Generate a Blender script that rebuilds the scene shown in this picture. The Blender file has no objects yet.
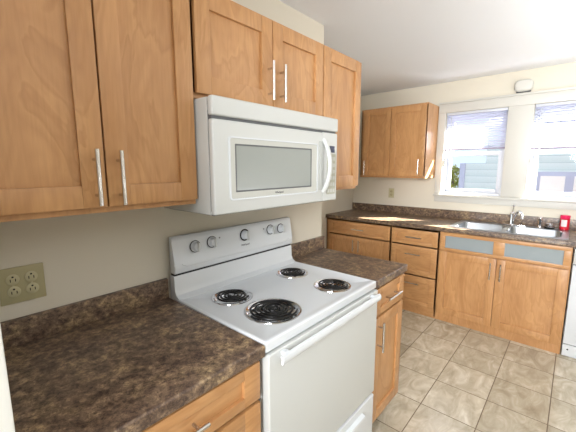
import bpy, bmesh, math, random
from mathutils import Vector, Matrix
random.seed(7)
S = bpy.context.scene
COL = S.collection

# ------------------------------------------------------------------ camera
CX, CY, CZ = -0.6747, -1.2895, 1.4693
YAW, PITCH, ROLL, FPX = 0.72069, -0.14829, -0.00143, 327.43
fw = Vector((math.cos(PITCH)*math.cos(YAW), math.cos(PITCH)*math.sin(YAW), math.sin(PITCH)))
rt = Vector((math.sin(YAW), -math.cos(YAW), 0)); up = rt.cross(fw)
r2 = rt*math.cos(ROLL) + up*math.sin(ROLL); u2 = up*math.cos(ROLL) - rt*math.sin(ROLL)
cd = bpy.data.cameras.new('camera'); cam = bpy.data.objects.new('camera', cd); COL.objects.link(cam)
cam.matrix_world = Matrix(((r2.x, u2.x, -fw.x, CX), (r2.y, u2.y, -fw.y, CY), (r2.z, u2.z, -fw.z, CZ), (0, 0, 0, 1)))
cd.sensor_width = 36; cd.sensor_fit = 'HORIZONTAL'; cd.lens = FPX*36/576; cd.clip_start = .02
S.camera = cam

# ------------------------------------------------------------------ sky, sun, window and fill lights, exposure
S.view_settings.view_transform = 'Standard'; S.view_settings.look = 'None'
S.view_settings.gamma = 1; S.view_settings.use_curve_mapping = False
S.view_settings.exposure = 0.0
SKY = 1.2; SUN = 82.0; WESTFILL = 44.0; UPFILL = 38.0; WINL = 12.0
w = bpy.data.worlds.new('sky'); S.world = w; w.use_nodes = True
bg = w.node_tree.nodes['Background']; bg.inputs[0].default_value = (.72, .86, 1, 1); bg.inputs[1].default_value = SKY
def light(name, kind, loc, direction, energy, color=(1, 1, 1), size=None, sizey=None, angle=None):
    l = bpy.data.lights.new(name, kind); l.energy = energy; l.color = color
    if size: l.shape = 'RECTANGLE'; l.size = size; l.size_y = sizey or size
    if angle is not None: l.angle = angle
    o = bpy.data.objects.new(name, l); COL.objects.link(o); o.location = loc
    o.rotation_euler = Vector(direction).to_track_quat('-Z', 'Y').to_euler()
    return o
light('sun', 'SUN', (8, -6, 6), (-1, 1.15, -.86), SUN, (1, .95, .86), angle=.009)
light('daylight_kitchen_windows', 'AREA', (3.80, -.85, 2.34), (-1, 0, -.75), WINL, (.86, .93, 1), 1.7, .25)  # added area lamp hidden under the eave, standing in for daylight through these windows
dl = light('assumed_west_fill', 'AREA', (-2.85, -1.9, 1.85), (1, .16, -.13), WESTFILL, (.95, .97, 1), 1.6, 1.1); dl.data.spread = math.radians(70)  # added lamp behind the camera, assumed from light on the far cabinets; no window
light('ceiling_fill_light', 'AREA', (1.8, -2.2, 1.2), (0, 0, 1), UPFILL, (.97, .98, 1), .8, .8)  # unseen fill added to brighten the ceiling, no fitting here
light('rear_ceiling_fill', 'AREA', (-.9, -2.6, 1.3), (0, 0, 1), UPFILL*.95, (.97, .98, 1), .8, .8)  # second added ceiling fill, behind the camera

# ------------------------------------------------------------------ helpers
def lin(c):
    return tuple((x/12.92 if x <= .04045 else ((x+.055)/1.055)**2.4) for x in [v/255 for v in c]) + (1,)
def mat(name, rgb=None, rough=.5, metal=0, **k):
    m = bpy.data.materials.new(name); m.use_nodes = True
    b = m.node_tree.nodes['Principled BSDF']
    if rgb: b.inputs['Base Color'].default_value = lin(rgb)
    b.inputs['Roughness'].default_value = rough; b.inputs['Metallic'].default_value = metal
    for kk, v in k.items(): b.inputs[kk.replace('_', ' ')].default_value = v
    return m, m.node_tree, b
def nd(t, kind, **k):
    n = t.nodes.new(kind)
    for a, v in k.items(): setattr(n, a, v)
    return n
def coords(t, scale=(1, 1, 1), rot=(0, 0, 0), loc=(0, 0, 0)):
    g = nd(t, 'ShaderNodeNewGeometry'); mp = nd(t, 'ShaderNodeMapping')
    mp.inputs['Scale'].default_value = scale; mp.inputs['Rotation'].default_value = rot; mp.inputs['Location'].default_value = loc
    t.links.new(g.outputs['Position'], mp.inputs['Vector']); return mp.outputs[0]
def noise(t, vec, scale, detail=4, rough=.55, dist=0):
    n = nd(t, 'ShaderNodeTexNoise'); n.inputs['Scale'].default_value = scale; n.inputs['Detail'].default_value = detail
    n.inputs['Roughness'].default_value = rough; n.inputs['Distortion'].default_value = dist
    t.links.new(vec, n.inputs['Vector']); return n.outputs['Fac']
def ramp(t, fac, stops, interp='LINEAR'):
    r = nd(t, 'ShaderNodeValToRGB'); r.color_ramp.interpolation = interp
    e = r.color_ramp.elements
    while len(e) < len(stops): e.new(.5)
    for q, (pos, c) in zip(e, stops): q.position = pos; q.color = lin(c)
    t.links.new(fac, r.inputs[0]); return r.outputs[0]
def mix(t, fac, a, b, mode='MIX'):
    m = nd(t, 'ShaderNodeMix', data_type='RGBA', blend_type=mode)
    if isinstance(fac, (int, float)): m.inputs[0].default_value = fac
    else: t.links.new(fac, m.inputs[0])
    for i, v in ((6, a), (7, b)):
        if isinstance(v, tuple): m.inputs[i].default_value = v
        else: t.links.new(v, m.inputs[i])
    return m.outputs[2]
def bump(t, b, h, strength, dist=.002):
    n = nd(t, 'ShaderNodeBump'); n.inputs['Strength'].default_value = strength; n.inputs['Distance'].default_value = dist
    t.links.new(h, n.inputs['Height']); t.links.new(n.outputs[0], b.inputs['Normal'])

def wood(name, axis='z', base=(201, 152, 102)):
    m, t, b = mat(name, rough=.36)
    b.inputs['Coat Weight'].default_value = .2; b.inputs['Coat Roughness'].default_value = .35
    def sc(l, h): return {'z': (h, h, l), 'x': (l, h, h), 'y': (h, l, h)}[axis]
    n1 = noise(t, coords(t, sc(.9, 3.2)), 1.5, 3, .5, 2.2)        # broad cathedral figure
    n2 = noise(t, coords(t, sc(7, 120)), 1.0, 4, .6)              # fine grain
    n3 = noise(t, coords(t, sc(2.0, 5)), 1.3, 3, .6, .6)          # blotches
    r, g, bb = base
    c1 = ramp(t, n1, [(.30, (r-12, g-13, bb-12)), (.44, (r, g, bb)), (.50, (r-9, g-10, bb-10)), (.53, (r+4, g+4, bb+3)), (.62, (r-3, g-4, bb-4)), (.72, (r+9, g+8, bb+7))])
    c2 = ramp(t, n2, [(.3, (238, 234, 229)), (.6, (255, 255, 255))])
    c = mix(t, .6, c1, c2, 'MULTIPLY')
    c3 = ramp(t, n3, [(.35, (236, 229, 220)), (.65, (255, 255, 255))])
    c = mix(t, .8, c, c3, 'MULTIPLY')
    t.links.new(c, b.inputs['Base Color']); return m
W_V = wood('maple_vertical_grain', axis='z')
W_X = wood('maple_grain_along_stove_wall', axis='x')
W_Y = wood('maple_grain_along_window_wall', axis='y')
F_V, F_Y = W_V, W_Y
EDGE, _, _ = mat('gap_shade_brown', (104, 58, 32), .6)  # brown stands in for shade in door gaps and under the counter
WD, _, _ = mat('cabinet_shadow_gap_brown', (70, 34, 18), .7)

def laminate():
    m, t, b = mat('brown_mottled_laminate', rough=.36)
    v = coords(t, (1, 1, 1.3), (0, 0, .5))
    n1 = noise(t, v, 11, 5, .65, .3); n2 = noise(t, v, 44, 7, .78, .25); n3 = noise(t, coords(t, (1, 1, 1), (0, 0, 0), (3, 5, 1)), 120, 4, .7, .8)
    c1 = ramp(t, n2, [(.36, (72, 60, 54)), (.46, (117, 101, 88)), (.54, (146, 128, 110)), (.64, (190, 170, 141))])
    c2 = ramp(t, n1, [(.36, (178, 164, 160)), (.5, (216, 204, 196)), (.62, (255, 246, 222))])
    c = mix(t, .9, c1, c2, 'MULTIPLY')
    c3 = ramp(t, n3, [(.38, (60, 48, 43)), (.45, (255, 255, 255))])
    c = mix(t, .5, c, c3, 'MULTIPLY')
    t.links.new(c, b.inputs['Base Color']); return m
LAM = laminate()

def tiles():
    m, t, b = mat('beige_ceramic_floor_tile', rough=.3)
    T = .3055
    vec = coords(t, (1/T, 1/T, 1), (0, 0, 0), (-1.272/T + 10, .382/T + 10, 0))
    fr = nd(t, 'ShaderNodeVectorMath', operation='FRACTION'); fl = nd(t, 'ShaderNodeVectorMath', operation='FLOOR')
    t.links.new(vec, fr.inputs[0]); t.links.new(vec, fl.inputs[0])
    sp = nd(t, 'ShaderNodeSeparateXYZ'); t.links.new(fr.outputs[0], sp.inputs[0])
    def math_(op, a, bv=None):
        n = nd(t, 'ShaderNodeMath', operation=op)
        for i, v in enumerate((a, bv)):
            if v is None: continue
            if isinstance(v, (int, float)): n.inputs[i].default_value = v
            else: t.links.new(v, n.inputs[i])
        return n.outputs[0]
    def edge(s): return math_('MINIMUM', s, math_('SUBTRACT', 1, s))
    d = math_('MINIMUM', edge(sp.outputs[0]), edge(sp.outputs[1]))
    g = math_('LESS_THAN', d, .0085)
    wn = nd(t, 'ShaderNodeTexWhiteNoise', noise_dimensions='3D'); 
    sepf = nd(t, 'ShaderNodeSeparateXYZ'); t.links.new(fl.outputs[0], sepf.inputs[0])
    cb = nd(t, 'ShaderNodeCombineXYZ'); t.links.new(sepf.outputs[0], cb.inputs[0]); t.links.new(sepf.outputs[1], cb.inputs[1])
    t.links.new(cb.outputs[0], wn.inputs['Vector'])
    off = nd(t, 'ShaderNodeVectorMath', operation='SCALE'); t.links.new(wn.outputs['Color'], off.inputs[0]); off.inputs[3].default_value = 7
    ad = nd(t, 'ShaderNodeVectorMath', operation='ADD'); t.links.new(vec, ad.inputs[0]); t.links.new(off.outputs[0], ad.inputs[1])
    mp = nd(t, 'ShaderNodeMapping'); mp.inputs['Scale'].default_value = (1, 2.1, 1); mp.inputs['Rotation'].default_value = (0, 0, .6)
    t.links.new(ad.outputs[0], mp.inputs[0])
    n1 = noise(t, mp.outputs[0], 1.6, 6, .62, 1.2)
    c = ramp(t, n1, [(.3, (180, 168, 146)), (.45, (199, 188, 166)), (.56, (211, 201, 180)), (.7, (230, 223, 207))])
    tone = ramp(t, wn.outputs['Value'], [(0, (224, 222, 218)), (1, (255, 255, 255))])
    c = mix(t, 1, c, tone, 'MULTIPLY')
    c = mix(t, g, c, lin((112, 96, 76)))
    t.links.new(c, b.inputs['Base Color'])
    inv = math_('SUBTRACT', 1, g); h = math_('ADD', inv, math_('MULTIPLY', n1, .25)); bump(t, b, h, .35, .002)
    r = math_('ADD', .2, math_('MULTIPLY', g, .5)); t.links.new(r, b.inputs['Roughness'])
    return m
TILE = tiles()

def paint(name, rgb, rough=.6, b_=.12, sc=60):
    m, t, b = mat(name, rgb, rough)
    bump(t, b, noise(t, coords(t), sc, 4), b_, .002); return m
WALL = paint('cream_wall_paint', (219, 212, 195))
CEIL = paint('white_ceiling_paint', (234, 236, 238), .8, .2, 40)
TRIM = paint('window_trim_paint', (206, 204, 196), .4, .05)
WHITE_TRIM = paint('white_gloss_paint', (236, 236, 230), .3, .03)
VINYL, _, _ = mat('white_vinyl', (206, 210, 218), .35)
ENAMEL = paint('white_enamel', (219, 223, 226), .16, .02, 200)
ENAMEL2 = paint('textured_white_appliance_plastic', (204, 206, 203), .4, .05, 400)
GREYP, _, _ = mat('light_grey_plastic', (186, 188, 184), .35)
RINGM, _, _ = mat('dial_ring_grey', (74, 76, 80), .3, .6)
TRIMG, _, _ = mat('pale_warm_grey_plastic', (196, 197, 190), .35)
BLACK, _, _ = mat('black_plastic', (18, 18, 18), .4)
COILM, _, _ = mat('burner_coil_black', (22, 21, 21), .38, .3)
CHROME, _, _ = mat('chrome', (225, 225, 228), .09, 1)
NICKEL, _, _ = mat('brushed_nickel', (212, 209, 205), .24, 1)
STEEL, _, _ = mat('stainless_steel', (172, 177, 182), .34, 1)
SCREEN, _, _ = mat('microwave_window_grey', (154, 159, 155), .25, 0, Coat_Weight=.2)
DISPLAY, _, _ = mat('dark_blue_display', (52, 56, 84), .15)
KEYS, _, _ = mat('keypad_olive_grey', (178, 178, 160), .5)
PRINT, _, _ = mat('grey_print', (98, 100, 102), .6)
IVORY, _, _ = mat('ivory_plastic', (178, 170, 132), .35)
IVORY2, _, _ = mat('ivory_socket_plastic', (194, 188, 152), .3)
FROST, _, fb = mat('frosted_glass_insert', (150, 160, 163), .3); fb.inputs['Coat Weight'].default_value = .4
RED, _, _ = mat('red_plastic', (196, 16, 42), .3)
PINK, _, _ = mat('pink_red_lid', (226, 30, 88), .3)
LABELW, _, _ = mat('white_printed_label', (224, 216, 214), .5)
SLAT, st, sb = mat('white_blind_slat', (194, 197, 216), .5)
tr = nd(st, 'ShaderNodeBsdfTranslucent'); tr.inputs[0].default_value = lin((235, 235, 250))
mx = nd(st, 'ShaderNodeMixShader'); mx.inputs[0].default_value = .3
st.links.new(sb.outputs[0], mx.inputs[1]); st.links.new(tr.outputs[0], mx.inputs[2]); st.links.new(mx.outputs[0], st.nodes['Material Output'].inputs[0])
RAILM, _, _ = mat('mauve_blind_rail', (150, 140, 160), .5)
GLASS, gt, gb = mat('window_glass', (255, 255, 255), .02)
tb = nd(gt, 'ShaderNodeBsdfTransparent'); gl = nd(gt, 'ShaderNodeBsdfGlossy'); gl.inputs['Roughness'].default_value = .02
gm = nd(gt, 'ShaderNodeMixShader'); gm.inputs[0].default_value = .008; gt.links.new(tb.outputs[0], gm.inputs[1]); gt.links.new(gl.outputs[0], gm.inputs[2])
gt.links.new(gm.outputs[0], gt.nodes['Material Output'].inputs[0])
SIDING, sit, sib = mat('pale_blue_siding', rough=.6)
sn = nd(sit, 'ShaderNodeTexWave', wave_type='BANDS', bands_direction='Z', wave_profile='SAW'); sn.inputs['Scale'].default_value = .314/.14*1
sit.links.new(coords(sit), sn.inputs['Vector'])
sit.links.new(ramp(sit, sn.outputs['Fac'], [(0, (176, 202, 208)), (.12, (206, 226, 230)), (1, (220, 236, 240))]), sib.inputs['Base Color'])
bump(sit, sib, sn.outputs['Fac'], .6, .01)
ROOFM, _, _ = mat('slate_blue_roof', (150, 156, 184), .8)
PALEBLUE, _, _ = mat('pale_blue_window_trim', (186, 194, 218), .6)
GARAGE, _, _ = mat('white_garage_panel', (245, 245, 245), .5)
BOUNCE_CUT = paint('dark_bounce_absorber', (84, 62, 54), .8, .2, 30)  # kept dark so the sunlit outer wall throws little light back
LEAF = paint('sunlit_yellow_green_leaves', (176, 178, 90), .7, .3, 20)
BARK, _, _ = mat('grey_bark', (120, 110, 105), .9)
GROUND_DARK = paint('dark_low_bounce_ground', (52, 54, 52), .9, .4, 8)  # ground colour darkened to cut sun bounced onto the neighbour house

class MB:
    def __init__(s): s.b = bmesh.new()
    def box(s, x0, x1, y0, y1, z0, z1, bev=0, seg=2):
        if x0 > x1: x0, x1 = x1, x0
        if y0 > y1: y0, y1 = y1, y0
        if z0 > z1: z0, z1 = z1, z0
        g = bmesh.ops.create_cube(s.b, size=1)
        for v in g['verts']:
            v.co = Vector((x0 + (v.co.x+.5)*(x1-x0), y0 + (v.co.y+.5)*(y1-y0), z0 + (v.co.z+.5)*(z1-z0)))
        if bev:
            es = {e for v in g['verts'] for e in v.link_edges}
            bmesh.ops.bevel(s.b, geom=list(es), offset=bev, segments=seg, affect='EDGES', profile=.6)
        return s
    def cyl(s, a, b, r, r2=None, n=20):
        a, b = Vector(a), Vector(b); d = b-a
        q = d.to_track_quat('Z', 'Y').to_matrix().to_4x4()
        bmesh.ops.create_cone(s.b, cap_ends=True, segments=n, radius1=r, radius2=r if r2 is None else r2, depth=d.length,
                              matrix=Matrix.Translation((a+b)/2) @ q)
        return s
    def tube(s, pts, rad, n=10, closed=False, cap=True):
        pts = [Vector(p) for p in pts]; m = len(pts)
        rr = rad if isinstance(rad, (list, tuple)) else [rad]*m
        rings = []; prev = None
        for i, p in enumerate(pts):
            if closed: t = pts[(i+1) % m] - pts[i-1]
            else: t = pts[min(i+1, m-1)] - pts[max(i-1, 0)]
            t.normalize()
            if prev is None:
                nrm = t.orthogonal().normalized()
            else:
                nrm = (prev - t*prev.dot(t)).normalized()
            prev = nrm; bn = t.cross(nrm)
            rings.append([s.b.verts.new(p + (nrm*math.cos(2*math.pi*k/n) + bn*math.sin(2*math.pi*k/n))*rr[i]) for k in range(n)])
        for i in range(m if closed else m-1):
            A, B = rings[i], rings[(i+1) % m]
            for k in range(n): s.b.faces.new((A[k], A[(k+1) % n], B[(k+1) % n], B[k]))
        if cap and not closed:
            s.b.faces.new(rings[0][::-1]); s.b.faces.new(rings[-1])
        return s
    def lathe(s, c, prof, axis=(0, 0, 1), n=32):
        c = Vector(c); ax = Vector(axis).normalized(); e1 = ax.orthogonal().normalized(); e2 = ax.cross(e1)
        rings = []
        for r, h in prof:
            if r < 1e-5: rings.append([s.b.verts.new(c + ax*h)])
            else: rings.append([s.b.verts.new(c + ax*h + (e1*math.cos(2*math.pi*k/n) + e2*math.sin(2*math.pi*k/n))*r) for k in range(n)])
        for A, B in zip(rings, rings[1:]):
            for k in range(n):
                l = (k+1) % n
                if len(A) == 1 and len(B) == 1: continue
                if len(A) == 1: s.b.faces.new((A[0], B[k], B[l]))
                elif len(B) == 1: s.b.faces.new((A[k], B[0], A[l]))
                else: s.b.faces.new((A[k], B[k], B[l], A[l]))
        return s
    def prism(s, poly, d0, d1, plane='yz'):
        """poly in the plane, extruded along the remaining axis from d0 to d1"""
        f = {'yz': lambda a, b, d: (d, a, b), 'xz': lambda a, b, d: (a, d, b), 'xy': lambda a, b, d: (a, b, d)}[plane]
        A = [s.b.verts.new(f(a, b, d0)) for a, b in poly]; B = [s.b.verts.new(f(a, b, d1)) for a, b in poly]
        s.b.faces.new(A); s.b.faces.new(B[::-1]); n = len(A)
        for i in range(n): s.b.faces.new((A[i], B[i], B[(i+1) % n], A[(i+1) % n]))
        return s
    def build(s, name, m, parent=None, smooth=True, **props):
        bmesh.ops.recalc_face_normals(s.b, faces=s.b.faces)
        off = Vector((0, 0, 0)); q = parent
        while q: off += q.location; q = q.parent
        bmesh.ops.translate(s.b, verts=s.b.verts, vec=-off)
        me = bpy.data.meshes.new(name); s.b.to_mesh(me); s.b.free()
        me.materials.append(m)
        if smooth:
            for p in me.polygons: p.use_smooth = True
            me.set_sharp_from_angle(angle=math.radians(35))
        o = bpy.data.objects.new(name, me); COL.objects.link(o); o.parent = parent
        for k, v in props.items(): o[k] = v
        return o
def thing(name, label, cat, loc, group=None):
    o = bpy.data.objects.new(name, None); COL.objects.link(o); o.location = loc
    o['label'] = label; o['category'] = cat
    if group: o['group'] = group
    return o
def struct(mb, name, m, **k): return mb.build(name, m, None, kind='structure', **k)
def text(name, s, size, m, parent, loc, xdir, ydir, depth=.0004):
    cu = bpy.data.curves.new(name, 'FONT'); cu.body = s; cu.size = size; cu.extrude = depth; cu.align_x = 'CENTER'; cu.align_y = 'CENTER'
    tmp = bpy.data.objects.new(name+'_t', cu); COL.objects.link(tmp)
    bpy.context.view_layer.update()
    me = bpy.data.meshes.new_from_object(tmp.evaluated_get(bpy.context.evaluated_depsgraph_get()))
    bpy.data.objects.remove(tmp); bpy.data.curves.remove(cu)
    X, Y = Vector(xdir).normalized(), Vector(ydir).normalized(); Z = X.cross(Y)
    me.transform(Matrix(((X.x, Y.x, Z.x, 0), (X.y, Y.y, Z.y, 0), (X.z, Y.z, Z.z, 0), (0, 0, 0, 1))))
    me.materials.clear(); me.materials.append(m)
    o = bpy.data.objects.new(name, me); COL.objects.link(o); o.parent = parent
    off = Vector((0, 0, 0)); q = parent
    while q: off += q.location; q = q.parent
    o.location = Vector(loc) - off
    return o

# ------------------------------------------------------------------ the room
WX = 3.156; AY = .921; CEILZ = 2.35; WE = 1.142; XW = -.612
struct(MB().box(-3.0, WX+.16, -4.0, AY+.12, -.08, 0), 'floor', TILE, smooth=False)
struct(MB().box(-3.0, WX+.16, -4.0, AY+.12, CEILZ, CEILZ+.1), 'ceiling', CEIL, smooth=False)
struct(MB().box(XW-.14, WE, 0, AY+.12, 0, CEILZ), 'wall_stove', WALL, smooth=False)
struct(MB().box(WE, WX, AY, AY+.12, 0, CEILZ), 'wall_alcove', WALL, smooth=False)
struct(MB().box(XW-.14, XW, -.66, 0, 0, CEILZ, .004), 'wall_west', WHITE_TRIM)
struct(MB().box(-3.1, -3.0, -4.0, AY, 0, CEILZ), 'wall_dining', WALL, smooth=False)
struct(MB().box(-3.0, XW-.14, 0, .12, 0, CEILZ), 'wall_north', WALL, smooth=False)
struct(MB().box(-3.1, WX, -4.1, -4.0, 0, CEILZ), 'wall_back', WALL, smooth=False)
ZS, ZH = 1.175, 2.035          # sill and head of the openings
L0, L1 = -.735, -.175          # left window opening (y)
R0, R1 = -1.50, -.935          # right window opening
m = MB()
X0, X1 = WX, WX+.16
m.box(X0, X1, -4.1, AY+.12, 0, ZS); m.box(X0, X1, -4.1, AY+.12, ZH, CEILZ)
m.box(X0, X1, L1, AY+.12, ZS, ZH); m.box(X0, X1, R1, L0, ZS, ZH); m.box(X0, X1, -4.1, R0, ZS, ZH)
struct(m, 'wall_window', WALL, smooth=False)
m = MB(); X0, X1 = WX+.161, WX+.18
m.box(X0, X1, -4.1, AY+.12, -1.3, ZS-.03); m.box(X0, X1, -4.1, AY+.12, ZH+.03, 2.5); m.box(X0, X1, L1+.03, AY+.12, ZS-.03, ZH+.03); m.box(X0, X1, R1+.03, L0-.03, ZS-.03, ZH+.03); m.box(X0, X1, -4.1, R0-.03, ZS-.03, ZH+.03)
struct(m, 'wall_bounce_absorber', BOUNCE_CUT, smooth=False)  # unseen dark skin added to cut sun bouncing off the outer wall
# trims round the windows
m = MB(); m.box(WX-.018, WX, -1.60, -.105, ZH+.0, ZH+.09, .003); m.box(WX-.03, WX, -1.62, -.103, ZH+.09, ZH+.108, .004)
struct(m, 'trim_1', TRIM)
m = MB(); m.box(WX-.016, WX, L1, -.108, ZS, ZH-.001, .003); struct(m, 'trim_2', TRIM)
m = MB(); m.box(WX-.016, WX, R1, L0, ZS, ZH-.001, .003); struct(m, 'trim_3', TRIM)
m = MB(); m.box(WX-.016, WX, -1.58, R0, ZS, ZH-.001, .003); struct(m, 'trim_4', TRIM)
m = MB(); m.box(WX-.045, WX+.03, -1.62, -.10, ZS-.022, ZS-.001, .005); m.box(WX-.014, WX-.0005, -1.60, -.11, ZS-.085, ZS-.023, .003)
struct(m, 'trim_5', TRIM)

def window(i, y0, y1):
    e = bpy.data.objects.new('window_%d' % i, None); COL.objects.link(e); e.location = (WX+.05, (y0+y1)/2, ZS); e['kind'] = 'structure'
    xf = WX+.034
    m = MB(); t = .022
    m.box(xf, xf+.12, y0, y0+t, ZS, ZH, .003); m.box(xf, xf+.12, y1-t, y1, ZS, ZH, .003)
    m.box(xf, xf+.12, y0+t, y1-t, ZH-t, ZH, .003); m.box(xf, xf+.12, y0+t, y1-t, ZS, ZS+.022, .003)
    m.build('window_frame', VINYL, e)
    a, b = y0+t+.002, y1-t-.002; s = .038
    def sash(name, xa, za, zb):
        m = MB(); m.box(xa, xa+.03, a, a+s, za, zb, .003); m.box(xa, xa+.03, b-s, b, za, zb, .003)
        m.box(xa, xa+.03, a+s, b-s, za, za+s, .003); m.box(xa, xa+.03, a+s, b-s, zb-s, zb, .003)
        o = m.build(name, VINYL, e)
        MB().box(xa+.012, xa+.016, a+s, b-s, za+s, zb-s).build('pane', GLASS, o, smooth=False)
        return o
    lo = sash('lower_sash', xf+.045, ZS+.023, ZS+.45)
    m = MB(); m.cyl((xf+.04, (a+b)/2+.02, ZS+.45), (xf+.055, (a+b)/2-.02, ZS+.458), .006); m.build('sash_lock', VINYL, lo)
    sash('upper_sash', xf+.082, ZS+.41, ZH-.024)
    return e
window(1, L0, L1); window(2, R0, R1)

def blind(y0, y1, zb, label):
    e = thing('window_blind', label, 'blind', (WX+.015, (y0+y1)/2, ZH-.001), 'slatted blinds over the sink')
    a, b = y0+.006, y1-.006; xc = WX+.017
    MB().box(xc-.014, xc+.014, a, b, ZH-.026, ZH-.001, .002).build('headrail', VINYL, e)
    m = MB(); z = ZH-.034; tilt = math.radians(40); n = int((z-zb-.02)/.0235)
    for k in range(n+1):
        zz = z - k*(z-zb-.022)/n
        dx, dz = .0125*math.cos(tilt), .0125*math.sin(tilt)
        vs = []
        for y in (a+.003, b-.003):
            for s_, cr in ((-1, 0), (0, .0022), (1, 0)):
                vs.append(m.b.verts.new((xc+s_*dx, y, zz - s_*dz + cr)))
        m.b.faces.new((vs[0], vs[1], vs[4], vs[3])); m.b.faces.new((vs[1], vs[2], vs[5], vs[4]))
    sl = m.build('slats', SLAT, e)
    MB().box(xc-.012, xc+.012, a, b, zb, zb+.014, .003).build('bottom_rail', RAILM, e)
    for q in (.1, .9):
        y = a+(b-a)*q
        MB().cyl((xc-.0135, y, zb+.01), (xc-.0135, y, ZH-.02), .0009, n=6).build('ladder_cord', VINYL, e)
    yw = b-.05
    MB().cyl((xc-.018, yw, ZH-.04), (xc-.026, yw-.004, 1.53), .0028, n=8).build('wand', GREYP, e)
blind(L0, L1, 1.645, 'half-raised white slatted blind in the window beside the upper cabinets')
blind(R0, R1, 1.632, 'half-raised white slatted blind in the window cut off by the right edge')

# ------------------------------------------------------------------ outside
struct(MB().box(WX+.16, 40, -30, 30, -1.4, -1.3), 'ground', GROUND_DARK, smooth=False)
struct(MB().box(WX+.16, WX+.78, -4.5, 3, 2.5, 2.6), 'trim_6', WHITE_TRIM, smooth=False)  # the house's own eave
h = thing('neighbour_house', 'pale blue clapboard house seen through the windows', 'house', (9, -2, -1.3))
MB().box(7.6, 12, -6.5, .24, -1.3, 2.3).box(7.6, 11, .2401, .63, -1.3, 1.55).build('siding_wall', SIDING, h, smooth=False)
MB().box(7.55, 7.65, .63, .74, -1.3, 1.55, .004).build('corner_board', PALEBLUE, h)
MB().prism([(7.3, 2.3), (12.4, 2.3), (9.8, 3.4)], -6.9, .26, 'xz').build('roof', ROOFM, h, smooth=False)
f = MB().box(7.56, 7.6, -2.4, -.55, .7, 1.37, .004).build('window_frame', PALEBLUE, h)
MB().box(7.53, 7.56, -1.12, -.74, .82, 1.29).build('pane', GARAGE, f, smooth=False)
MB().box(7.53, 7.56, -2.3, -1.25, .82, 1.29).build('pane', GARAGE, f, smooth=False)
tr_ = thing('garden_tree', 'small yellow-green tree left of the pale blue house outside', 'tree', (7.9, .95, -1.3))
MB().tube([(7.9, .95, -1.3), (7.92, .93, 0), (7.88, .96, 1.3)], [.07, .05, .03]).build('trunk', BARK, tr_)
m = MB()
for k in range(520):
    th, ph = random.uniform(0, 6.28), math.acos(random.uniform(-1, 1)); r = random.uniform(.2, 1)**.5
    c = Vector((7.9+.16*r*math.cos(th)*math.sin(ph), .93+.15*r*math.sin(th)*math.sin(ph), 1.16+.36*r*math.cos(ph)))
    a = Vector([random.gauss(0, 1) for _ in range(3)]).normalized(); b = a.orthogonal().normalized()
    v = [m.b.verts.new(c+a*.035), m.b.verts.new(c+b*.02+a*.006), m.b.verts.new(c-a*.035), m.b.verts.new(c-b*.02+a*.006)]
    m.b.faces.new(v)
m.build('foliage', LEAF, tr_, smooth=False)

# ------------------------------------------------------------------ cabinet pieces
def bx(m, ax, a0, a1, d0, d1, z0, z1, bev=0):
    """ax 'x': cabinet runs along x and d is y; ax 'y': runs along y and d is x"""
    if ax == 'x': m.box(a0, a1, d0, d1, z0, z1, bev)
    else: m.box(d0, d1, a0, a1, z0, z1, bev)
def pt(ax, a, d, z): return (a, d, z) if ax == 'x' else (d, a, z)
def shaker(name, ax, a0, a1, z0, z1, back, parent, sgn, stile=.06, rail=None, mats=(W_V, W_X), th=.02, label=None):
    """frame of stiles and rails in front of 'back' (towards sgn), recessed centre panel as a child"""
    rail = rail or stile; back += sgn*.0035; f0, f1 = back, back+sgn*(th-.0035)
    m = MB(); bv = .0016
    bx(m, ax, a0, a0+stile, f0, f1, z0, z1, bv); bx(m, ax, a1-stile, a1, f0, f1, z0, z1, bv)
    bx(m, ax, a0+stile, a1-stile, f0, f1, z0, z0+rail, bv); bx(m, ax, a0+stile, a1-stile, f0, f1, z1-rail, z1, bv)
    wide = (a1-a0) > (z1-z0)*1.2
    o = m.build(name, mats[1] if wide else mats[0], parent)
    m = MB(); bx(m, ax, a0+stile, a1-stile, back+sgn*.001, back+sgn*(th-.0035-.0115), z0+rail, z1-rail)
    m.build('panel', mats[1] if wide else mats[0], o, smooth=False)
    return o
def bar_handle(ax, a, z, front, sgn, parent, length=.156, vertical=True, r=.006):
    d = front+sgn*.032; hl = length/2; m = MB()
    if vertical:
        m.cyl(pt(ax, a, d, z-hl), pt(ax, a, d, z+hl), r)
        for q in (-.64, .64): m.cyl(pt(ax, a, front, z+q*hl), pt(ax, a, d, z+q*hl), r*.75)
    else:
        m.cyl(pt(ax, a-hl, d, z), pt(ax, a+hl, d, z), r)
        for q in (-.64, .64): m.cyl(pt(ax, a+q*hl, front, z), pt(ax, a+q*hl, d, z), r*.75)
    return m.build('handle', NICKEL, parent)
def carcass(ax, a0, a1, wallp, face, z0, z1, parent, m_=W_V, frame=.03, name='carcass'):
    m = MB(); t = .014; q = -1 if face < wallp else 1
    bx(m, ax, a0, a0+t, wallp, face, z0, z1); bx(m, ax, a1-t, a1, wallp, face, z0, z1)
    bx(m, ax, a0+t, a1-t, wallp, face, z1-t, z1); bx(m, ax, a0+t, a1-t, wallp, face, z0, z0+t+.004)
    bx(m, ax, a0+t, a1-t, wallp, wallp+q*.008, z0+t, z1-t)
    o = m.build(name, m_, parent, smooth=False)
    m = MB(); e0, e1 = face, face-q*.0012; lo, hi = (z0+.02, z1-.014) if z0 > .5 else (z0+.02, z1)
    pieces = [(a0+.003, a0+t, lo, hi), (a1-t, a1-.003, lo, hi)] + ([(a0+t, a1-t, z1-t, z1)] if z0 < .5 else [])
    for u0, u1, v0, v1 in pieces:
        m = MB(); bx(m, ax, u0, u1, e0, e1, v0, v1); m.build('gap_shade_strip', EDGE, o, smooth=False, label='dark brown strip painted as gap shade')  # strips added on the carcass front, coloured as the shade between doors
    return o

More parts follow.
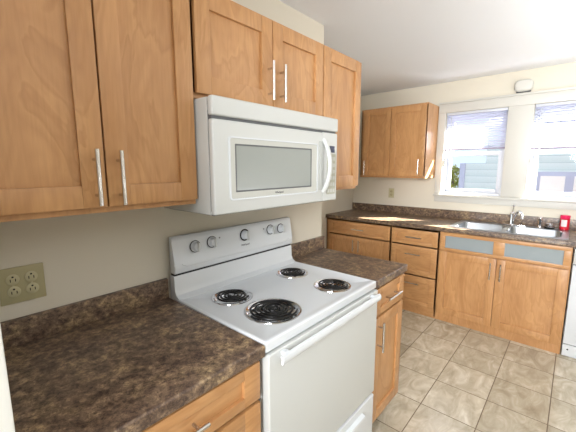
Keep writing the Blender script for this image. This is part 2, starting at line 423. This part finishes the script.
# upper cabinets on the stove wall
UZ0, UZ1, UF = 1.338, 2.088, -.25
G = 'maple upper cabinets'
c = thing('upper_cabinet', 'tall two-door maple wall cabinet over the brown counter, left of the microwave', 'cabinet', (-.305, -.12, UZ0))
carcass('x', -.61, -.002, 0, UF, UZ0, UZ1, c)
d = shaker('door', 'x', -.607, -.3085, 1.356, 2.075, UF, c, -1, .062); bar_handle('x', -.336, 1.441, UF-.02, -1, d)
d = shaker('door', 'x', -.3035, -.006, 1.356, 2.075, UF, c, -1, .062); bar_handle('x', -.272, 1.439, UF-.02, -1, d)
c = thing('upper_cabinet', 'short two-door maple wall cabinet directly above the white microwave', 'cabinet', (.38, -.12, 1.71))
carcass('x', .0, .763, 0, UF, 1.71, UZ1, c)
d = shaker('door', 'x', .010, .3885, 1.727, 2.075, UF, c, -1, .062); bar_handle('x', .362, 1.826, UF-.02, -1, d)
d = shaker('door', 'x', .3935, .759, 1.727, 2.075, UF, c, -1, .062); bar_handle('x', .436, 1.826, UF-.02, -1, d)
c = thing('upper_cabinet', 'narrow one-door maple wall cabinet right of the microwave', 'cabinet', (.955, -.12, UZ0))
carcass('x', .765, 1.15, 0, UF, UZ0, UZ1, c)
d = shaker('door', 'x', .768, 1.146, 1.356, 2.075, UF, c, -1, .062); bar_handle('x', .80, 1.44, UF-.02, -1, d)

# upper cabinet on the window wall
FX = WX-.33
c = thing('upper_cabinet', 'two-door maple wall cabinet beside the window over the far counter', 'cabinet', (WX-.16, .28, 1.35))
carcass('y', -.098, .645, WX-.001, FX, 1.352, 2.112, c, F_V)
MB().box(FX, FX+.02, .603, .631, 1.372, 2.096).build('filler', F_V, c)
d = shaker('door', 'y', .286, .60, 1.372, 2.095, FX, c, -1, .058, mats=(F_V, F_Y)); bar_handle('y', .572, 1.46, FX-.02, -1, d)
d = shaker('door', 'y', -.088, .281, 1.372, 2.095, FX, c, -1, .058, mats=(F_V, F_Y)); bar_handle('y', -.04, 1.465, FX-.02, -1, d)

# base cabinets on the stove wall
c = thing('base_cabinet', 'maple drawer base cabinet under the brown counter left of the range', 'cabinet', (-.31, -.29, 0))
BF = -.572
carcass('x', XW+.003, -.006, -.003, BF, .1, .872, c)
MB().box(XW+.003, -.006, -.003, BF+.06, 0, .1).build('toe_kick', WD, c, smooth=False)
d = shaker('drawer', 'x', -.60, -.016, .735, .862, BF, c, -1, .065, .034); bar_handle('x', -.31, .80, BF-.02, -1, d, vertical=False)
d = shaker('drawer', 'x', -.60, -.016, .425, .722, BF, c, -1, .065, .062); bar_handle('x', -.31, .62, BF-.02, -1, d, vertical=False)
d = shaker('drawer', 'x', -.60, -.016, .112, .412, BF, c, -1, .065, .062); bar_handle('x', -.31, .31, BF-.02, -1, d, vertical=False)
c = thing('base_cabinet', 'narrow maple base cabinet with drawer and door right of the range', 'cabinet', (.96, -.29, 0))
carcass('x', .768, 1.145, -.003, BF, .1, .872, c)
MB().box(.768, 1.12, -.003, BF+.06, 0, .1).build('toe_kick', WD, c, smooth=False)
d = shaker('drawer', 'x', .782, 1.136, .716, .86, BF, c, -1, .06, .035); bar_handle('x', .955, .79, BF-.02, -1, d, .16, vertical=False)
d = shaker('door', 'x', .782, 1.136, .108, .702, BF, c, -1, .06); bar_handle('x', .822, .605, BF-.02, -1, d, .16)

# countertops
def counter(ax, a0, a1, w0, front, sgn, parent=None):
    """post-formed slab: rounded front nose"""
    zt, zb = .914, .874
    prof = [(w0, zb), (w0, zt)]
    for k in range(7):
        q = k/6*math.pi/2; prof.append((front - sgn*.007 + sgn*.007*math.sin(q), zt-.007+.007*math.cos(q)))
    prof += [(front, zb+.004), (front-sgn*.004, zb)]
    return MB().prism(prof, a0, a1, 'yz' if ax == 'x' else 'xz')
def worktop(ax, a0, a1, w0, front, sgn, label, bs=.0856):
    o = thing('countertop', label, 'countertop', pt(ax, (a0+a1)/2, (w0+front)/2, .874))
    counter(ax, a0, a1, w0, front, sgn).build('slab', LAM, o)
    m = MB(); bx(m, ax, a0, a1, w0, w0+sgn*.02, .9145, .914+bs, .003); m.build('backsplash', LAM, o)
    return o
worktop('x', XW+.002, -.004, -.001, -.603, -1, 'brown mottled laminate countertop in the foreground left of the range')
worktop('x', .767, 1.153, -.001, -.603, -1, 'short brown laminate countertop right of the range')

# ------------------------------------------------------------------ the far run of cabinets
BX = WX-.61                       # carcass face
wt = thing('countertop', 'long brown laminate countertop under the windows holding the sink', 'countertop', (2.84, -.5, .874))
SX0, SX1, SY0, SY1 = 2.575, 3.115, -1.285, -.42    # sink cut-out outline
def slab_piece(m, x0, x1, y0, y1): m.box(x0, x1, y0, y1, .874, .914)
m = counter('y', SY1-.015, AY-.001, WX-.001, WX-.637, -1)
m.prism([(SX0+.02, .874), (SX0+.02, .914), (2.533, .914), (2.523, .9105), (2.519, .9), (2.519, .878), (2.523, .874)], SY0+.015, SY1-.015, 'xz')
slab_piece(m, SX1-.015, WX-.001, SY0+.015, SY1-.015)
m2 = counter('y', -2.3, SY0+.015, WX-.001, WX-.637, -1)
tmp = bpy.data.meshes.new('t'); m2.b.to_mesh(tmp); m.b.from_mesh(tmp); bpy.data.meshes.remove(tmp); m2.b.free()
m.build('slab', LAM, wt)
MB().box(WX-.021, WX-.001, -2.3, AY-.001, .9145, 1.006, .003).build('backsplash', LAM, wt)
FM = (F_V, F_Y)
def far_base(a0, a1, label):
    c = thing('base_cabinet', label, 'cabinet', (BX+.3, (a0+a1)/2, 0)); return c
c = far_base(.105, .915, 'maple base cabinet with one wide drawer over two doors, in the alcove corner')
carcass('y', .104, AY-.002, WX-.003, BX, 0, .872, c, F_V)
m = MB(); m.box(BX, BX+.02, .118, .9, .018, .09); m.box(BX, BX+.02, .877, .907, .09, .855); m.build('face_frame', F_Y, c)
d = shaker('drawer', 'y', .118, .875, .706, .857, BX, c, -1, .058, .036, FM); bar_handle('y', .478, .78, BX-.02, -1, d, .15, False)
d = shaker('door', 'y', .4985, .875, .085, .692, BX, c, -1, .058, mats=FM); bar_handle('y', .532, .597, BX-.02, -1, d, .13)
d = shaker('door', 'y', .118, .4945, .085, .692, BX, c, -1, .058, mats=FM); bar_handle('y', .462, .597, BX-.02, -1, d, .13)
c = far_base(-.37, .1, 'maple base cabinet of three stacked drawers in the middle of the far run')
carcass('y', -.372, .102, WX-.003, BX, 0, .872, c, F_V)
MB().box(BX, BX+.02, -.358, .088, .018, .09).build('face_frame', F_Y, c)
for z0, z1, hz in ((.706, .855, .782), (.404, .692, .614), (.085, .39, .318)):
    d = shaker('drawer', 'y', -.358, .092, z0, z1, BX, c, -1, .05 if z1 > .8 else .055, .036 if z1 > .8 else .055, FM)
    bar_handle('y', -.138, hz, BX-.02, -1, d, .15, False)
c = far_base(-1.315, -.376, 'maple sink base cabinet with two doors below two frosted glass inserts')
m = MB()                          # open-topped carcass, so the sink bowls hang free inside
m.box(BX, BX+.02, -1.318, -.374, 0, .872); m.box(BX+.02, WX-.003, -.392, -.374, 0, .872); m.box(BX+.02, WX-.003, -1.318, -1.3, 0, .872)
m.box(BX+.02, WX-.02, -1.3, -.392, .08, .1); m.build('carcass', F_V, c)
fp = MB(); P0, P1, Q0, Q1 = -1.312, -.38, .703, .868
gl_ = ((-.808, -.423), (-1.27, -.89)); zg0, zg1 = .724, .838
fp.box(BX-.02, BX-.0005, P0, P1, Q0, zg0, .0015); fp.box(BX-.02, BX-.0005, P0, P1, zg1, Q1, .0015)
fp.box(BX-.02, BX-.0005, gl_[0][1], P1, zg0, zg1, .0015); fp.box(BX-.02, BX-.0005, gl_[1][1], gl_[0][0], zg0, zg1, .0015); fp.box(BX-.02, BX-.0005, P0, gl_[1][0], zg0, zg1, .0015)
fo = fp.build('false_drawer_front', F_Y, c)
for a, b in gl_: MB().box(BX-.008, BX-.001, a, b, zg0, zg1).build('glass_insert', FROST, fo, label='grey frosted glass insert')
d = shaker('door', 'y', -.84, -.38, .078, .69, BX, c, -1, .062, mats=FM); bar_handle('y', -.803, .583, BX-.02, -1, d, .15)
d = shaker('door', 'y', -1.308, -.845, .078, .69, BX, c, -1, .062, mats=FM); bar_handle('y', -.878, .583, BX-.02, -1, d, .15)

# dishwasher
c = thing('dishwasher', 'white dishwasher at the right edge, next to the sink cabinet', 'dishwasher', (2.85, -1.63, 0))
MB().box(BX+.03, WX-.03, -1.93, -1.325, .05, .868).build('body', ENAMEL2, c, smooth=False)
MB().box(BX-.012, BX+.03, -1.93, -1.328, .105, .735, .006).build('door', ENAMEL, c)
MB().box(BX-.014, BX+.03, -1.93, -1.328, .742, .866, .006).build('control_panel', ENAMEL2, c)
k = MB().box(BX-.005, BX+.03, -1.93, -1.328, .004, .098, .003).build('kick_plate', ENAMEL, c)
MB().cyl((BX-.0065, -1.36, .06), (BX-.0045, -1.36, .06), .006).build('screw', BLACK, k)

# ------------------------------------------------------------------ sink, tap and things round it
s = thing('kitchen_sink', 'double-bowl stainless steel sink set in the counter under the windows', 'sink', (2.85, -.85, .914))
bowls = ((-.832, -.47), (-1.24, -.872)); bxa, bxb = 2.612, 2.99; dp = .17
def rr(x0, x1, y0, y1, r, n=6):
    P = []
    for cx, cy, a in ((x1-r, y1-r, 0), (x0+r, y1-r, 90), (x0+r, y0+r, 180), (x1-r, y0+r, 270)):
        for k in range(n+1):
            q = math.radians(a+90*k/n); P.append((cx+r*math.cos(q), cy+r*math.sin(q)))
    return P
m = MB(); zt = .9185
outer = rr(SX0, SX1, SY0, SY1, .03); b = m.b
ov = [b.verts.new((x, y, .9148)) for x, y in outer]; ov2 = [b.verts.new((x+(.004 if x < 2.8 else -.004), y+(.004 if y < -.85 else -.004), zt)) for x, y in outer]
n = len(outer)
for i in range(n): b.faces.new((ov[i], ov[(i+1) % n], ov2[(i+1) % n], ov2[i]))
edges = [b.edges.get((ov2[i], ov2[(i+1) % n])) for i in range(n)]
rims = []
for y0, y1 in bowls:
    P = rr(bxa, bxb, y0, y1, .05); vs = [b.verts.new((x, y, zt)) for x, y in P]; nn = len(P)
    edges += [b.edges.new((vs[i], vs[(i+1) % nn])) for i in range(nn)]; rims.append((vs, P, y0, y1))
bmesh.ops.triangle_fill(b, edges=edges, use_beauty=True)
m.build('rim', STEEL, s)
for vs, P, y0, y1 in rims:
    m = MB(); b = m.b; cx, cy = (bxa+bxb)/2, (y0+y1)/2; nn = len(P); prev = None
    for sc, z in ((1, zt), (.985, zt-.006), (.965, zt-.14), (.93, zt-.162), (.86, zt-dp), (.12, zt-dp-.004)):
        ring = [b.verts.new((cx+(x-cx)*sc, cy+(y-cy)*sc, z)) for x, y in P]
        if prev:
            for i in range(nn): b.faces.new((prev[i], prev[(i+1) % nn], ring[(i+1) % nn], ring[i]))
        prev = ring
    b.faces.new(prev)
    bw = m.build('bowl', STEEL, s)
    MB().lathe((cx, cy, zt-dp-.003), [(0, .003), (.03, .003), (.042, .006), (.045, .001)]).build('drain', CHROME, bw)
fx, fy = 3.06, -.86
t = thing('kitchen_faucet', 'chrome single-lever faucet with curved spout behind the sink', 'faucet', (fx, fy, zt))
MB().lathe((fx, fy, zt+.0005), [(0, 0), (.03, 0), (.028, .008), (.019, .014), (.019, .09), (.022, .1), (.021, .115), (.012, .126), (0, .128)]).build('body', CHROME, t)
MB().box(fx-.028, fx+.028, fy-.11, fy+.11, zt+.0005, zt+.007, .003).build('deck_plate', CHROME, t)
MB().tube([(fx-.008, fy-.008, zt+.05), (fx-.04, fy-.025, zt+.1), (fx-.08, fy-.045, zt+.138), (fx-.12, fy-.062, zt+.148), (fx-.155, fy-.08, zt+.138), (fx-.18, fy-.09, zt+.112), (fx-.187, fy-.094, zt+.09)],
          [.012, .012, .0115, .011, .012, .0135, .0145], 14).build('spout', CHROME, t)
MB().tube([(fx, fy, zt+.12), (fx+.004, fy-.002, zt+.15), (fx+.006, fy-.003, zt+.178)], [.007, .006, .008]).lathe((fx+.006, fy-.003, zt+.185), [(0, -.01), (.009, -.006), (.01, .002), (.006, .009), (0, .011)]).build('lever', CHROME, t)
t = thing('side_sprayer', 'small upright chrome sprayer right of the faucet', 'sprayer', (3.06, -1.073, zt))
MB().lathe((3.06, -1.073, zt+.0005), [(0, 0), (.02, 0), (.018, .01), (.012, .018), (.012, .05), (.016, .062), (.0165, .085), (.01, .098), (0, .1)]).build('body', CHROME, t)
MB().box(3.035, 3.05, -1.081, -1.065, zt+.07, zt+.082, .003).build('trigger', BLACK, t)
t = thing('scouring_pad', 'silver metal scouring pad on a black dish right of the sprayer', 'scrubber', (3.06, -1.14, zt))
MB().lathe((3.06, -1.145, zt+.0005), [(0, 0), (.034, 0), (.04, .012), (.036, .012), (.03, .006), (0, .006)]).build('dish', BLACK, t)
m = MB(); P = []
for k in range(260):
    a = k*.61; q = k/260
    P.append((3.06+.026*math.cos(a)*math.cos(a*.173), -1.145+.028*math.sin(a)*math.cos(a*.11+.5), zt+.026+.017*math.sin(a*.29)))
m.tube(P, .0022, 5).build('wire_ball', CHROME, t)
jx, jy = 3.075, -1.245
t = thing('red_canister', 'red plastic canister with pink lid and white label behind the sink', 'canister', (jx, jy, zt))
MB().lathe((jx, jy, zt+.0005), [(0, 0), (.03, 0), (.0335, .004), (.0335, .094), (.03, .098), (0, .098)]).build('jar', RED, t)
MB().lathe((jx, jy, zt+.0985), [(0, 0), (.034, 0), (.035, .004), (.035, .026), (.032, .03), (0, .03)]).build('lid', PINK, t)
m = MB(); R = .0341; A = [math.radians(135+q*9) for q in range(9)]
lo = [m.b.verts.new((jx+R*math.cos(a), jy+R*math.sin(a), zt+.03)) for a in A]; hi = [m.b.verts.new((jx+R*math.cos(a), jy+R*math.sin(a), zt+.09)) for a in A]
for i in range(8): m.b.faces.new((lo[i], lo[i+1], hi[i+1], hi[i]))
m.build('paper_label', LABELW, t)

# ------------------------------------------------------------------ the range
rg = thing('electric_range', 'white electric coil range between the two brown countertops', 'stove', (.38, -.31, 0))
RX0, RX1 = .001, .763
MB().box(RX0+.004, RX1-.004, -.575, -.02, .03, .885, .004).build('body', ENAMEL2, rg)
MB().box(RX0+.03, RX1-.03, -.54, -.05, 0, .03).build('base', BLACK, rg, smooth=False)
burn = [(.176, -.222, .087, 3.5), (.194, -.447, .112, 4.5), (.588, -.208, .083, 3.5), (.573, -.470, .087, 3.5)]
# cooktop: flat pan with raised rolled rim and round wells
m = MB(); b = m.b; zc, zr = .9155, .9205
def ring_rect(x0, x1, y0, y1, z, r): return [b.verts.new((x, y, z)) for x, y in rr(x0, x1, y0, y1, r, 4)]
RYb, RYf = -.055, -.602
rings = [ring_rect(RX0, RX1, RYf, RYb, .886, .006), ring_rect(RX0, RX1, RYf, RYb, zr-.005, .006), ring_rect(RX0+.003, RX1-.003, RYf+.003, RYb-.003, zr-.0012, .008),
         ring_rect(RX0+.008, RX1-.008, RYf+.008, RYb-.008, zr, .01), ring_rect(RX0+.014, RX1-.014, RYf+.02, RYb-.014, zr-.001, .012), ring_rect(RX0+.022, RX1-.022, RYf+.034, RYb-.022, zc, .016)]
for A, B in zip(rings, rings[1:]):
    for i in range(len(A)): b.faces.new((A[i], A[(i+1) % len(A)], B[(i+1) % len(A)], B[i]))
last = rings[-1]; ed = [b.edges.get((last[i], last[(i+1) % len(last)])) for i in range(len(last))]
for x, y, r, _ in burn:
    vs = [b.verts.new((x+(r-.004)*math.cos(q*math.pi/20), y+(r-.004)*math.sin(q*math.pi/20), zc)) for q in range(40)]
    ed += [b.edges.new((vs[i], vs[(i+1) % 40])) for i in range(40)]
bmesh.ops.triangle_fill(b, edges=ed, use_beauty=True)
m.build('cooktop', ENAMEL, rg)
for x, y, r, turns in burn:
    dbw = MB().lathe((x, y, zc), [(r+.001, .0008), (r, .0042), (r-.006, .0048), (r-.01, .002), (r-.02, -.012), (r-.05, -.02), (.012, -.024), (0, -.024)], n=48).build('drip_bowl', CHROME, rg)
    m = MB(); P = []; r0, r1 = .016, r-.017; N = int(turns*36)
    for k in range(N+1):
        a = k/36*2*math.pi; P.append((x+(r0+(r1-r0)*k/N)*math.cos(a+2.2), y+(r0+(r1-r0)*k/N)*math.sin(a+2.2), zc+.0085))
    m.tube(P, .0042, 8)
    m.tube([(x+(r0)*math.cos(2.2), y+r0*math.sin(2.2), zc+.008), (x, y, zc+.003), (x+r*.4*math.cos(-1.2), y+r*.4*math.sin(-1.2), zc-.002), (x+(r-.012)*math.cos(-1.2), y+(r-.012)*math.sin(-1.2), zc-.004)], .004, 8)
    co = m.build('coil', COILM, rg)
    m = MB()
    for q in (.5, 2.6, 4.7):
        m.box(-.0, r-.014, -.0015, .0015, zc-.002, zc+.0036)
        vs = m.b.verts[-8:] if False else list(m.b.verts)[-8:]
        for v in vs:
            X, Y = v.co.x, v.co.y; v.co.x = x+X*math.cos(q)-Y*math.sin(q); v.co.y = y+X*math.sin(q)+Y*math.cos(q)
    m.build('coil_support', NICKEL, co, smooth=False)
# backguard
prof_lo = [(-.022, .886), (-.022, 1.012), (-.052, 1.012), (-.056, 1.006), (-.058, .95), (-.066, .932), (-.082, .923), (-.09, .919), (-.09, .886)]
MB().prism(prof_lo, RX0+.003, RX1-.003, 'yz').build('backguard_base', ENAMEL, rg)
MB().box(RX0+.008, RX1-.008, -.05, -.022, 1.0125, 1.021).build('vent_gap', BLACK, rg, smooth=False)
m = MB(); prof = [(-.022, 1.0215), (-.056, 1.0215), (-.062, 1.0265), (-.066, 1.045), (-.063, 1.06), (-.058, 1.066), (-.05, 1.16), (-.046, 1.172), (-.038, 1.179), (-.022, 1.179)]
m.prism(prof, RX0+.004, RX1-.004, 'yz')
es = [e for e in m.b.edges if abs(e.verts[0].co.x-e.verts[1].co.x) < 1e-6]
bmesh.ops.bevel(m.b, geom=es, offset=.005, segments=3, affect='EDGES', profile=.5, clamp_overlap=True)
bgp = m.build('control_panel', ENAMEL, rg)
def knob(x, z, big=False):
    yf = -.054 + (.008 if z > 1.1 else 0) - .0045
    ax = Vector((0, -1, .085)).normalized(); c0 = Vector((x, -.0515-(1.16-z)*.085, z))
    r = .0235 if not big else .0265
    ring = MB().lathe(c0, [(0, .0), (r+.0035, .0), (r+.0035, .0025), (r, .0025)], ax, 32).build('dial_ring', BLACK if big else RINGM, rg)
    k = MB().lathe(c0, [(r, .001), (r, .004), (r-.004, .008), (r-.006, .024), (r-.009, .027), (0, .0275)] if not big else [(r-.003, .001), (r-.004, .006), (r-.007, .02), (r-.01, .024), (0, .0245)], ax, 32).build('knob', ENAMEL, rg)
    t = 1 if not big else 0
    m = MB(); m.box(x-.0035, x+.0035, c0.y-.034, c0.y-.02, z-r+.004, z+r-.004, .0018); m.build('grip', ENAMEL2, k)
knob(.111, 1.125); knob(.200, 1.130); knob(.399, 1.131, True); knob(.583, 1.132); knob(.666, 1.127)
for x in (.245, .535): MB().cyl((x, -.0525, 1.142), (x, -.0545, 1.142), .0035, n=12).build('indicator_light', PRINT, bgp)
text('lettering', 'Whirlpool', .013, PRINT, bgp, (.40, -.0592, 1.082), (1, 0, 0), (0, .085, 1))
MB().tube([(.04, -.0645, 1.062), (.06, -.0655, 1.05), (.38, -.0665, 1.047), (.70, -.0655, 1.05), (.725, -.0645, 1.062)], .0022, 8).build('raised_border', ENAMEL, bgp)
# oven door, handle, drawer
dr = MB().box(RX0+.003, RX1-.003, -.613, -.577, .336, .878, .007, 3).build('oven_door', ENAMEL2, rg)
m = MB(); hx0, hx1 = .036, .728
pr = [(-.634, .874), (-.643, .871), (-.647, .862), (-.646, .85), (-.641, .842), (-.635, .846), (-.637, .862), (-.632, .868)]
m.prism(pr, hx0, hx1, 'yz')
hd = m.build('handle', ENAMEL, dr)
for x in (hx0+.035, hx1-.035): MB().box(x-.012, x+.012, -.64, -.6125, .858, .872, .003).build('handle_post', ENAMEL, hd)
dw = MB().box(RX0+.003, RX1-.003, -.613, -.577, .065, .322, .008, 3).build('storage_drawer', ENAMEL, rg)
m = MB(); m.prism([(-.6125, .285), (-.63, .279), (-.632, .27), (-.622, .268), (-.6125, .26)], .12, .64, 'yz'); m.build('drawer_pull', ENAMEL, dw)

# ------------------------------------------------------------------ the microwave
mw = thing('microwave_oven', 'white over-range microwave with grey window above the range', 'microwave', (.38, -.17, 1.302))
MB().box(.003, .760, -.331, -.002, 1.302, 1.704, .003).build('body', ENAMEL2, mw)
MB().box(.02, .74, -.33, -.02, 1.2975, 1.3018).build('underside_grille', PRINT, mw, smooth=False)
MB().box(.001, .762, -.364, -.3355, 1.642, 1.7065, .009, 4).build('vent_hood', ENAMEL2, mw)
MB().box(.006, .757, -.352, -.3315, 1.315, 1.66).build('vent_slot', PRINT, mw, smooth=False)
# door as four bars round the window
m = MB(); X0_, X1_, Z0_, Z1_ = .001, .637, 1.303, 1.631; wx0, wx1, wz0, wz1 = .066, .592, 1.35, 1.577
m.box(X0_, X1_, -.362, -.3365, Z0_, Z1_, .008, 4)
dd = m.build('door', ENAMEL2, mw)
def frame_xz(m, outer, inner, y0, y1):
    b = m.b; n = len(outer)
    v = [[b.verts.new((x, y, z)) for x, z in P] for P, y in ((outer, y1), (outer, y0), (inner, y0), (inner, y1))]
    for A, B in zip(v, v[1:]+v[:1]):
        for i in range(n): b.faces.new((A[i], A[(i+1) % n], B[(i+1) % n], B[i]))
m = MB(); frame_xz(m, rr(wx0, wx1, wz0, wz1, .012), rr(wx0+.006, wx1-.006, wz0+.006, wz1-.006, .008), -.366, -.3619)
m.build('window_border', ENAMEL, dd)
m = MB(); frame_xz(m, rr(wx0+.007, wx1-.007, wz0+.007, wz1-.007, .008), rr(.094, .545, 1.379, 1.552, .003), -.3636, -.3618)
fr_ = m.build('window_surround', TRIMG, dd, smooth=False)
MB().box(.094, .545, -.3626, -.3619, 1.379, 1.552).build('window', SCREEN, dd, smooth=False)
m = MB(); frame_xz(m, rr(.094, .545, 1.379, 1.552, .003), rr(.1, .539, 1.385, 1.546, .003), -.3634, -.3625); m.build('window_seal', PRINT, dd, smooth=False)
text('lettering', 'Whirlpool', .012, PRINT, dd, (.325, -.3642, 1.3665), (1, 0, 0), (0, 0, 1))
m = MB(); P = []; rad = []
for k in range(13):
    q = k/12; P.append((.641+.012*math.sin(math.pi*q), -.362-.03*math.sin(math.pi*q)**.7, 1.6-.25*q)); rad.append(.0105)
m.tube(P, rad, 12); 
for v in m.b.verts: v.co.x = .645+(v.co.x-.645)*1.2
hd = m.build('handle', ENAMEL2, dd)
MB().box(.604, .636, -.3655, -.3619, 1.36, 1.59, .003).build('handle_recess', GREYP, dd)
cp = MB().box(.6385, .762, -.36, -.3365, 1.303, 1.634, .006, 3).build('control_panel', ENAMEL2, mw)
MB().box(.674, .748, -.3612, -.3598, 1.335, 1.533).build('keypad', KEYS, cp, smooth=False)
MB().box(.674, .738, -.3618, -.3598, 1.54, 1.572, .001).build('display', DISPLAY, cp)
m = MB()
for i in range(3):
    for j in range(6):
        m.box(.679+i*.0225, .697+i*.0225, -.3618, -.3611, 1.343+j*.0315, 1.361+j*.0315)
m.build('buttons', TRIMG, cp, smooth=False)

# ------------------------------------------------------------------ sockets, alarm
o = thing('wall_outlet', 'ivory double-gang wall outlet with four sockets above the left countertop', 'outlet', (-.483, 0, 1.105))
MB().box(-.541, -.425, -.0065, -.0005, 1.048, 1.163, .003, 2).build('plate', IVORY, o)
for cxp in (-.506, -.460):
    for cz_ in (1.086, 1.125):
        s_ = MB().lathe((cxp, -.0066, cz_), [(0, .0), (.0172, 0), (.0172, .0018), (.016, .0026), (0, .0026)], (0, -1, 0), 24).build('socket', IVORY2, o)
        m = MB(); yy = -.0098
        m.box(cxp-.0075, cxp-.0053, yy, yy+.001, cz_-.006, cz_+.003); m.box(cxp+.0053, cxp+.0075, yy, yy+.001, cz_-.006, cz_+.003)
        m.cyl((cxp, yy, cz_+.009), (cxp, yy+.001, cz_+.009), .0028, n=12)
        m.build('slots', BLACK, s_, smooth=False)
    MB().cyl((cxp, -.0075, 1.1055), (cxp, -.0064, 1.1055), .003, n=12).build('screw', IVORY2, o)
o = thing('wall_outlet', 'small beige outlet on the window wall above the far counter', 'outlet', (WX, .395, 1.155))
MB().box(WX-.0065, WX-.0005, .36, .43, 1.098, 1.213, .003, 2).build('plate', IVORY2, o)
for cz_ in (1.135, 1.175):
    s_ = MB().lathe((WX-.0066, .395, cz_), [(0, 0), (.0172, 0), (.016, .0026), (0, .0026)], (-1, 0, 0), 20).build('socket', IVORY, o)
    m = MB(); m.box(WX-.0098, WX-.009, .387, .389, cz_-.005, cz_+.004); m.box(WX-.0098, WX-.009, .401, .403, cz_-.005, cz_+.004); m.build('slots', BLACK, s_, smooth=False)
o = thing('smoke_alarm', 'off-white plastic alarm mounted on the wall above the two windows', 'alarm', (WX, -.838, 2.20))
MB().box(WX-.012, WX-.0005, -.895, -.781, 2.150, 2.254, .005).build('base_plate', PRINT, o)
m = MB(); prev = None
for q, (d, sc) in enumerate(((.0125, 1), (.028, 1), (.038, .95), (.044, .86), (.047, .7), (.048, .3))):
    ring = [m.b.verts.new((WX-d, -.838+.073*sc*(abs(math.cos(a))**.62)*(1 if math.cos(a) > 0 else -1), 2.209+.052*sc*(abs(math.sin(a))**.62)*(1 if math.sin(a) > 0 else -1))) for a in [k*math.pi/20 for k in range(40)]]
    if prev:
        for i in range(40): m.b.faces.new((prev[i], prev[(i+1) % 40], ring[(i+1) % 40], ring[i]))
    prev = ring
m.b.faces.new(prev); m.build('cover', TRIM, o)
